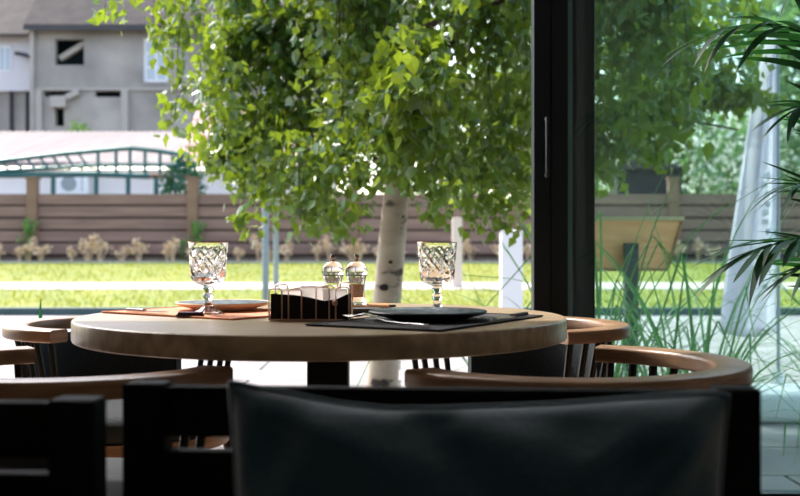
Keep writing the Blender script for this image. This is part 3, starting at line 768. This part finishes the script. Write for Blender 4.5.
spots = [((.30, 2.05), (-.74, .67), 'horseshoe armchair with brown rail in front of the table at the right'),
         ((-.605, 2.045), (.62, .78), 'horseshoe armchair at the near left of the table, rail running off the left edge'),
         ((-.73, 3.03), (.74, -.67), 'horseshoe armchair at the far left of the table, facing the camera side'),
         ((.28, 3.00), (-.74, -.67), 'horseshoe armchair at the far right of the table beside the door stile')]
for i, (c, f, lab) in enumerate(spots):
    o = proto if i == 0 else copy_tree(proto)
    o.location = (c[0], c[1], 0); o.rotation_euler = (0, 0, math.atan2(-f[0], f[1])); o['label'] = lab

# ------------------------------------------------------------------ lounge chairs facing the camera with their cushions
def lounge(loc, rz, wd, label):
    t = thing('lounge_chair', label, 'chair', loc, rz, 'dark slatted lounge chairs in the foreground')
    h = .748; BK = mat('black_stained_wood', (7, 13, 16), .8, spec=.2)
    for q in (-1, 1):
        MB().bounds(q * wd / 2, q * (wd / 2 - .048), -.02, .02, 0, h).build('back_post', BK, t, bevel=.003)
        MB().bounds(q * (wd / 2 - .022), q * (wd / 2 - .068), -.56, -.51, 0, .36).build('front_leg', BK, t, bevel=.003)
        MB().bounds(q * (wd / 2 - .022), q * (wd / 2 - .047), -.51, -.02, .29, .355).build('side_rail', DARKWOOD, t)
    for z0, z1 in ((.688, h - .004), (.610, .672), (.534, .596), (.458, .520)):
        MB().bounds(-wd / 2 + .048, wd / 2 - .048, -.012, .012, z0, z1).build('back_slat', DARKWOOD, t, bevel=.002)
    for k in range(6):
        y = -.06 - k * .085
        MB().bounds(-wd / 2 + .047, wd / 2 - .047, y - .036, y + .036, .33, .352).build('seat_slat', DARKWOOD, t)
    return t
LA = math.atan2(-.05, .71)
lounge((.040, 1.235, 0), LA, .700, 'dark slatted chair behind the big foreground cushion')
lounge((-.658, 1.150, 0), LA, .712, 'dark slatted chair at the lower left edge')

FOLDS = ((-.95, .97, -.15, .70, .020, .07), (-.62, .98, -.12, .84, .014, .05), (.95, .97, .45, .68, .022, .08), (.9, .8, .6, .5, .014, .07), (.1, .95, .4, .88, -.012, .06), (-.2, .9, -.05, .98, -.016, .06))
def pillow(name, label, loc, rz, W, H, T, topfn, seed):
    """upright pillow, local x across, z up from its bottom, y thickness; topfn(u) height shift of the upper edge"""
    NU, NV = 56, 36; r = random.Random(seed); m = MB(); vs = []; idx = {}
    def pt(i, j, side):
        u = -1 + 2 * i / NU; v = -1 + 2 * j / NV
        u = math.copysign(1 - (1 - abs(u)) ** 1.25, u); v = math.copysign(1 - (1 - abs(v)) ** 1.25, v)
        x = W / 2 * u * (1 - .05 * (1 - v * v)); z = H / 2 * (1 + v * (1 - .05 * (1 - u * u)))
        z += topfn(u) * max(0, v) ** 1.5
        th = T / 2 * ((1 - u ** 4) * (1 - v ** 4)) ** .55
        wr = .010 * math.sin(9 * u + 5 * v + seed) * math.exp(-((v - .75) / .3) ** 2) + .009 * math.sin(17 * u - 9 * v) * math.exp(-((abs(u) - .8) / .25) ** 2) * math.exp(-((v - .7) / .4) ** 2)
        wr -= .016 * math.exp(-((u + .18 + .35 * (v - 1)) / .10) ** 2) * math.exp(-((v - .85) / .25) ** 2)
        for (ua, va, ub, vb, am, sg) in FOLDS:
            k = max(0, min(1, ((u - ua) * (ub - ua) + (v - va) * (vb - va)) / ((ub - ua) ** 2 + (vb - va) ** 2)))
            dd = math.hypot(u - ua - k * (ub - ua), v - va - k * (vb - va))
            wr += am * math.exp(-(dd / sg) ** 2) * (1 - .4 * k)
        edge = (1 - u ** 8) * (1 - v ** 8)
        return (x, side * (th + wr * edge) + (.016 * math.sin(3.4 * u + 1) * max(0, v) ** 2), z)
    for side in (-1, 1):
        for i in range(NU + 1):
            for j in range(NV + 1):
                if side == 1 and (i in (0, NU) or j in (0, NV)): idx[(side, i, j)] = idx[(-1, i, j)]; continue
                idx[(side, i, j)] = len(vs); vs.append(pt(i, j, side))
    fs = []
    for side in (-1, 1):
        for i in range(NU):
            for j in range(NV):
                fs.append((idx[(side, i, j)], idx[(side, i + 1, j)], idx[(side, i + 1, j + 1)], idx[(side, i, j + 1)]))
    m.add(vs, fs)
    t = thing(name, label, 'cushion', loc, rz); t.rotation_euler.x = -.16
    c = m.build('cover', CUSHION, t, smooth=80)
    border = [idx[(-1, i, 0)] for i in range(NU + 1)] + [idx[(-1, NU, j)] for j in range(1, NV + 1)] + [idx[(-1, i, NV)] for i in range(NU - 1, -1, -1)] + [idx[(-1, 0, j)] for j in range(NV - 1, 0, -1)]
    MB().tube([vs[k] for k in border], .0035, 6, closed=True, up=Vector((0, 1, 0))).build('piping', CUSHION, c, smooth=50)
    return t
tu = [-1, -.9, -.75, -.55, -.35, -.15, .1, .35, .6, .8, .93, 1]
tz = [.018, .015, .011, .004, .001, .003, .006, .008, .011, .012, .012, .009]
pillow('cushion', 'large dark blue cushion leaning on the foreground chair back', (.072, 1.080, .354), LA, .505, .392, .13, lambda u: float(np.interp(u, tu, tz)), 2)
pillow('cushion', 'dark blue cushion cut off at the left edge of the picture', (-.632, 1.010, .362), LA, .50, .380, .13, lambda u: .012 * u * u, 5)

# ------------------------------------------------------------------ things on the table
# woven mats
MATL = mat('terracotta_mat', (222, 148, 112), .85, var=.2, scale=160, bump=.2)
MATD = mat('charcoal_mat', (44, 42, 44), .85, var=.25, scale=160, bump=.2)
def placemat(label, loc, rz, wd, dp, m):
    t = thing('placemat', label, 'placemat', loc, rz)
    MB().bounds(-wd / 2, wd / 2, -dp / 2, dp / 2, 0, .003).build('sheet', m, t)
    m2 = MB()
    m2.sweep([(-wd / 2, -dp / 2, .003), (wd / 2, -dp / 2, .003), (wd / 2, dp / 2, .003), (-wd / 2, dp / 2, .003)], rr(.006, .0028, .001), closed=True); m2.build('hem', m, t)
placemat('terracotta placemat on the left of the table', (-.415, 2.455, TZ), math.radians(-36), .40, .28, MATL)
placemat('charcoal placemat under the right plate', (.0615, 2.20, TZ), math.radians(60), .457, .28, MATD)
# plates
PLT = mat('blue_grey_glaze', (24, 36, 46), .5, spec=.2, rgb2=(96, 112, 122), scale=75, detail=1, stretch=(1, .5, 1))
RIM = mat('beige_stoneware', (216, 192, 164), .6)
def plate(label, loc, R, rimm):
    t = thing('plate', label, 'plate', loc, group='blue grey dinner plates')
    MB().lathe([(.01, .0), (R * .60, .0), (R * .64, .003), (R * .97, .013), (R, .017), (R * .985, .019), (R * .96, .018)], 64).build('underside', rimm, t, smooth=60)
    MB().lathe([(R * .96, .0182), (R * .66, .0085), (R * .60, .0075), (.01, .0075)], 64).build('glazed_face', PLT, t, smooth=60)
plate('patterned blue grey plate on the terracotta placemat', (-.40, 2.515, TZ + .0036), .108, RIM)
plate('dark blue grey plate on the charcoal placemat', (.055, 2.19, TZ + .0036), .117, mat('slate_stoneware', (38, 46, 50), .45))

# goblets
def goblet(label, loc, rz):
    H = .153; R = .043; t = thing('goblet', label, 'glass', loc, rz, 'cut crystal goblets')
    NR = 112
    prof = []     # outer from foot up
    foot = [(.002, .0), (.033, .0), (.0345, .0015), (.033, .004), (.020, .010), (.010, .017), (.0075, .024)]
    stem = [(.0075, .030), (.0105, .034), (.0115, .039), (.0095, .043), (.0070, .046), (.0078, .050), (.0115, .054), (.0105, .058), (.010, .060)]
    bowl = [(.016, .0625), (.026, .066), (.033, .071), (.037, .078)] + [(.037 + .0055 * k / 22, .078 + (H - .078) * k / 22) for k in range(1, 23)]
    inner = [(R - .0022, H), (.0385, .138), (.037, .120), (.0345, .090), (.031, .080), (.022, .0735), (.010, .0715), (.001, .071)]
    prof = foot + stem + bowl + inner
    n0, n1 = len(foot) + len(stem), len(foot) + len(stem) + len(bowl)
    K = 8
    def cut(i, r_, z, a):
        if i < 6 and 1 < i: return r_ * (1 + .012 * math.cos(16 * a))
        if i < n0 or i >= n1: return r_
        if z < .078: return r_ * (1 - .03 * abs(math.sin(12 * a)))
        if z > H - .012: return r_
        p = a / (2 * PI) * K; q = (z - .085) / .036
        d1 = abs((p + q) % 1 - .5) * 2; d2 = abs((p - q) % 1 - .5) * 2
        d3 = abs((2 * p + 2 * q) % 1 - .5) * 2; d4 = abs((2 * p - 2 * q) % 1 - .5) * 2
        g = max(0, d1 - .62) / .38 * .0021 + max(0, d2 - .62) / .38 * .0021
        if .092 < z < .140: g += (max(0, d3 - .6) / .4 + max(0, d4 - .6) / .4) * .0008
        f = min(1, max(0, (H - .010 - z) / .010))
        return r_ - g * f
    def build_part(pf, nm, off):
        return MB().lathe(pf, NR, fn=lambda i, r_, z, a: cut(i + off, r_, z, a)).build(nm, GLASS, t, smooth=22)
    # foot and stem run into the bowl: one blown piece
    b = build_part(prof, 'goblet_body', 0)
    MB().tube([((R - .0011) * math.cos(a), (R - .0011) * math.sin(a), H) for a in np.linspace(0, 2 * PI, 64, endpoint=False)], .0012, 6, closed=True).build('rim', mat('gold_rim', (226, 190, 150), .25, .6), t, smooth=40)
    return t
goblet('cut crystal goblet at the left, standing on the terracotta placemat', (-.410, 2.375, TZ + .0032), 0)
goblet('cut crystal goblet at the right, standing behind the dark plate', (.079, 2.362, TZ + .0032), .2)
# dark folded napkin under/beside the left goblet
nk = thing('napkin', 'small dark purple folded napkin in front of the left goblet', 'napkin', (-.437, 2.315, TZ + .0032), .1)
MB().bounds(-.028, .028, -.022, .012, 0, .004).build('lower_fold', mat('purple_cloth', (52, 36, 58), .9), nk, bevel=.001)
MB().bounds(-.024, .026, -.020, .010, .004, .0085).build('upper_fold', MATS['purple_cloth'], nk, bevel=.001)

# cutlery
STL = mat('polished_steel', (206, 208, 212), .18, 1.0)
def fork(label, a, b):
    a, b = Vector(a), Vector(b); L = (b - a).length; d = (b - a).normalized()
    t = thing('fork', label, 'cutlery', b, math.atan2(d.y, d.x))     # local -x towards tines
    zc = lambda u: .004 + .011 * math.exp(-((u - .72) / .16) ** 2) + .006 * math.exp(-((u - 1) / .06) ** 2)
    hp = [(-u * L, 0, zc(u)) for u in np.linspace(0, .74, 12)]
    MB().sweep(hp, rr(.010, .0025, .001), scales=[1.3, 1.2, 1.05, .9, .8, .7, .62, .6, .6, .66, 1.1, 1.9]).build('handle', STL, t, smooth=50)
    for q in (-1.5, -.5, .5, 1.5):
        MB().sweep([(-u * L, q * .0052, zc(u)) for u in np.linspace(.72, 1.0, 6)], rr(.0030, .0022, .0008), scales=[1, 1, 1, .95, .9, .6]).build('tine', STL, t, smooth=50)
    return t
fork('steel fork lying in front of the right plate', (-.105, 2.165, TZ + .0048), (.047, 1.985, TZ + .0048))
def knife(label, a, b, m, hm):
    a, b = Vector(a), Vector(b); L = (b - a).length; d = (b - a).normalized()
    t = thing('knife', label, 'cutlery', a, math.atan2(d.y, d.x))
    MB().bounds(0, L * .45, -.006, .006, 0, .007).build('handle', hm, t, bevel=.002)
    MB().add([(L * .45, -.008, .002), (L * .95, -.008, .002), (L, .004, .002), (L * .45, .008, .002), (L * .45, -.008, .0035), (L * .95, -.008, .0035), (L, .004, .0035), (L * .45, .008, .0035)],
             [(3, 2, 1, 0), (4, 5, 6, 7), (0, 1, 5, 4), (1, 2, 6, 5), (2, 3, 7, 6), (3, 0, 4, 7)]).build('blade', m, t)
knife('steel knife lying at the left end of the terracotta placemat', (-.60, 2.45, TZ + .0048), (-.50, 2.375, TZ + .0048), STL, STL)
knife('knife lying to the right of the dark plate', (.262, 2.31, TZ + .0048), (.185, 2.17, TZ + .0048), STL, BLACK)

# wire caddy with black pouch and white sachets
CP = mat('copper_wire', (222, 178, 156), .35, .6)
cd = thing('condiment_caddy', 'copper wire caddy with a black liner in the middle of the table', 'caddy', (-.178, 2.235, TZ), math.radians(-3))
CW, CDp, CH = .160, .075, .064
for x, wd in ((-.067, .026), (-.028, .026), (.027, .026), (.066, .026)):
    for y in (-CDp / 2, CDp / 2):
        h = CH + (.006 if abs(x) > .05 and y > 0 else 0) + (.004 if x > 0 else 0)
        MB().tube([(x - wd / 2, y, .002), (x - wd / 2, y, h - .004), (x - wd / 2 + .004, y, h), (x + wd / 2 - .004, y, h), (x + wd / 2, y, h - .004), (x + wd / 2, y, .002)], .0014, 6, up=Vector((0, 1, 0))).build('wire_loop', CP, cd, smooth=50)
for z in (.003,):
    MB().tube([(-CW / 2, -CDp / 2, z), (CW / 2, -CDp / 2, z), (CW / 2, CDp / 2, z), (-CW / 2, CDp / 2, z)], .0016, 6, closed=True).build('base_ring', CP, cd)
for x in (-CW / 2,):
    MB().tube([(x, -.02, .003), (x - .004, -.02, .03), (x - .004, .02, .03), (x, .02, .003)], .0015, 6).build('side_loop', CP, cd)
MB().lathe([(.002, -.006), (.005, -.004), (.006, 0), (.005, .004), (.002, .006)], 12, c=(.052, -CDp / 2 - .005, .037)).build('bead', CP, cd, smooth=60)
LIN = mat('black_felt', (12, 16, 20), .9, var=.2, scale=90)
for y, prof in ((-CDp / 2 + .006, [(-.076, .054), (-.03, .052), (.0, .047), (.03, .040), (.055, .044), (.076, .054)]), (CDp / 2 - .006, [(-.076, .020), (.076, .020)])):
    MB().prism([(-.076, .003)] + [(.076, .003)] + list(reversed(prof)), y - .0015, y + .0015).build('liner_panel', LIN, cd)
for q in (-1, 1): MB().bounds(q * .0775, q * .0745, -CDp / 2 + .006, CDp / 2 - .006, .003, .053).build('liner_panel', LIN, cd)
MB().bounds(-.075, .075, -CDp / 2 + .006, CDp / 2 - .006, .003, .005).build('liner_floor', LIN, cd)
SACH = leaf_mat('white_paper', (238, 232, 230), (244, 240, 238), (252, 248, 246), .75, rough=.8)
def sachet(x, y, h, wd, rz, lab):
    p = Matrix.Rotation(math.radians(-3), 4, 'Z') @ Vector((x, y, 0)) + Vector((-.178, 2.235, TZ + .006))
    t = thing('sachet', lab, 'sachet', p, rz, 'white sachets in the wire caddy')
    MB().add([(-wd / 2, -.003, 0), (wd / 2, -.003, 0), (wd / 2, .003, 0), (-wd / 2, .003, 0), (-wd / 2, -.004, h * .5), (wd / 2, -.004, h * .5), (wd / 2, .004, h * .5), (-wd / 2, .004, h * .5), (-wd / 2, -.0008, h), (wd / 2, -.0008, h), (wd / 2, .0008, h), (-wd / 2, .0008, h)],
             [(3, 2, 1, 0), (0, 1, 5, 4), (2, 3, 7, 6), (1, 2, 6, 5), (3, 0, 4, 7), (4, 5, 9, 8), (6, 7, 11, 10), (5, 6, 10, 9), (7, 4, 8, 11), (8, 9, 10, 11)]).build('packet', SACH, t)
    MB().bounds(-wd / 2, wd / 2, -.0012, .0012, h - .003, h + .001).build('crimp', SACH, t)
for k, (x, y, h, wd) in enumerate(((-.040, .016, .054, .050), (.005, .004, .062, .055), (.048, -.006, .056, .048))):
    sachet(x, y, h, wd, math.radians(-6 + 4 * k), ['white paper sachet at the left end of the wire caddy', 'tallest white paper sachet, in the middle of the wire caddy', 'white paper sachet at the right end of the wire caddy'][k])
# grey fabric cone tip in the caddy skipped: mills behind
def mill(label, loc, fill_rgb, level, nm):
    t = thing('mill', label, 'mill', loc, group='clear salt and pepper mills')
    H = .104
    outer = [(.002, 0), (.024, 0), (.025, .003), (.0245, .008), (.021, .014), (.0195, .030), (.0205, .052), (.0235, .064), (.0245, .068)]
    inner = [(.0205, .068), (.018, .052), (.0165, .030), (.017, .016), (.002, .012)]
    MB().lathe(outer + inner, 40).build('body', GLASS, t, smooth=50)
    MB().lathe([(.002, .0125), (.0163, .0165), (.0160, .030), (.0160 + .0015 * (level > .035), level), (.002, level + .002)], 32).build('filling', mat(nm, fill_rgb, .8, var=.3, scale=250), t, smooth=50)
    MB().lathe([(.002, .0685), (.0245, .0685), (.0255, .074), (.0250, .082), (.0225, .090), (.0150, .097), (.006, .100), (.002, .100)], 40).build('head', glass_mat('frosted_acrylic_' + nm, (250, 244, 240), 1.45, .12), t, smooth=50)
    MB().lathe([(.002, .0995), (.0045, .100), (.004, .104), (.0058, .108), (.0062, .112), (.0045, .116), (.001, .117)], 20).build('knob', mat('mill_steel', (150, 140, 134), .25, .9), t, smooth=50)
    MB().lathe([(.0248, .0665), (.0256, .0665), (.0256, .0688), (.0248, .0688)], 40).build('collar', MATS['mill_steel'], t)
mill('clear mill behind the wire caddy, left of the two', (-.157, 2.60, TZ + .0123), (150, 120, 104), .026, 'pepper')
mill('clear mill with pinkish salt, right of the two', (-.102, 2.60, TZ + .0123), (226, 186, 158), .046, 'pink_salt')
ty = thing('serving_tray', 'small light wooden tray under the two mills', 'tray', (-.115, 2.585, TZ))
TRW = mat('honey_wood', (208, 142, 84), .5, rgb2=(182, 116, 62), scale=6, stretch=(1, 10, 4))
MB().bounds(-.09, .09, -.06, .06, 0, .012).build('board', TRW, ty, bevel=.003)
MB().tube([(.09, -.02, .008), (.104, -.014, .009), (.104, .014, .009), (.09, .02, .008)], .0022, 6).build('grip', BLACK, ty)
ph = thing('wallet', 'small black wallet lying in front of the wooden tray', 'wallet', (-.085, 2.43, TZ), .05)
MB().bounds(-.045, .045, -.028, .028, 0, .006).build('lower_cover', mat('black_leather', (22, 20, 22), .6), ph, bevel=.002)
MB().bounds(-.044, .045, -.027, .028, .006, .013).build('upper_cover', MATS['black_leather'], ph, bevel=.002)

# ------------------------------------------------------------------ palm at the right, inside the glass
PX_, PY_ = 1.42, 3.05
pm = thing('potted_palm', 'potted palm with dark arching fronds at the right edge', 'plant', (PX_, PY_, 0))
pot = MB().lathe([(.02, 0), (.15, 0), (.19, .34), (.205, .36), (.205, .40), (.18, .40), (.17, .33), (.02, .33)], 32).build('pot', mat('grey_pot', (84, 84, 86), .7), pm, smooth=40)
MB().lathe([(.02, .32), (.17, .335), (.02, .345)], 20).build('soil', mat('brown_soil', (104, 92, 80)), pm)
def leaflet_mesh(k):
    n = 8; vs = []; fs = []
    for i in range(n):
        u = i / (n - 1); wd = .062 * (math.sin(PI * min(1, u * .92 + .08)) ** .7) * (1 - u * .25) + .001
        z = -(.05 + .11 * k) * u ** 2.2
        vs += [(-wd, u, z + .012 * (1 - u)), (0, u, z), (wd, u, z + .012 * (1 - u))]
    for i in range(n - 1):
        a = i * 3; fs += [(a, a + 1, a + 4, a + 3), (a + 1, a + 2, a + 5, a + 4)]
    me = bpy.data.meshes.new('leaflet'); me.from_pydata(vs, [], fs); me.update(); me.polygons.foreach_set('use_smooth', [True] * len(fs)); return me
LFT = [leaflet_mesh(k) for k in range(4)]
def frond(base_z, pts, nl, ln, seed):
    """pts: rachis control points in world space; leaflets from 30% on"""
    r = random.Random(seed); o0 = Vector((PX_, PY_, 0))
    P0 = [Vector(p) - o0 for p in pts]
    cur = []
    for i in range(25):
        u = i / 24; a = [(1 - u) ** 3, 3 * u * (1 - u) ** 2, 3 * u * u * (1 - u), u ** 3]
        cur.append(sum((P0[k] * a[k] for k in range(4)), Vector()))
    fr = MB().tube(cur, [.009 * (1 - .85 * i / 24) for i in range(25)], 6).build('frond', PALM, pm, smooth=50)
    for k in range(nl):
        u = .34 + .66 * (k // 2) / (nl / 2 - 1) if nl > 2 else 1; u = min(u, .999); q = 1 if k % 2 else -1
        i = min(23, int(u * 24)); p = cur[i].lerp(cur[i + 1], u * 24 - i); t = (cur[i + 1] - cur[i]).normalized()
        s = t.cross(Vector((0, 0, 1))).normalized() * q
        dr = (t * (.85 + .9 * (u - .34)) + s * (.80 - .55 * (u - .34)) + Vector((0, 0, r.uniform(-.28, .12)))).normalized()
        up = s.cross(t) * q; up = (up - dr * up.dot(dr)).normalized(); sd_ = dr.cross(up).normalized()
        L = ln * (.65 + .5 * math.sin(PI * (.15 + .75 * (u - .34) / .66))) * r.uniform(.9, 1.1)
        M = Matrix((sd_, dr, up)).transposed().to_4x4(); M.translation = p
        o = link('leaflet', LFT[r.randrange(4)], PALM, fr); o.matrix_local = M @ Matrix.Diagonal((L * .9, L, L, 1))
d = 2.9
def W(px, py, dd): return tuple(P(px, py, dd))
st = (PX_, PY_, .35)
frond(0, [st, W(905, 120, 3.0), W(850, 5, 2.9), W(735, 27, 2.75)], 34, .27, 1)
frond(0, [st, W(900, 200, 3.0), W(850, 80, 2.85), W(800, 108, 2.7)], 26, .20, 2)
frond(0, [st, W(890, 260, 3.1), W(850, 170, 3.0), W(795, 185, 2.9)], 26, .18, 3)
frond(0, [st, W(890, 300, 3.0), W(850, 205, 2.8), W(760, 250, 2.6)], 32, .26, 4)
frond(0, [st, W(900, 300, 3.1), W(870, 230, 3.0), W(815, 262, 2.9)], 28, .24, 5)
frond(0, [st, W(920, 100, 3.1), W(900, -120, 3.0), W(830, -60, 2.9)], 26, .28, 6)
frond(0, [st, W(960, 200, 3.0), W(1010, 60, 3.0), W(1060, 150, 3.0)], 24, .26, 7)
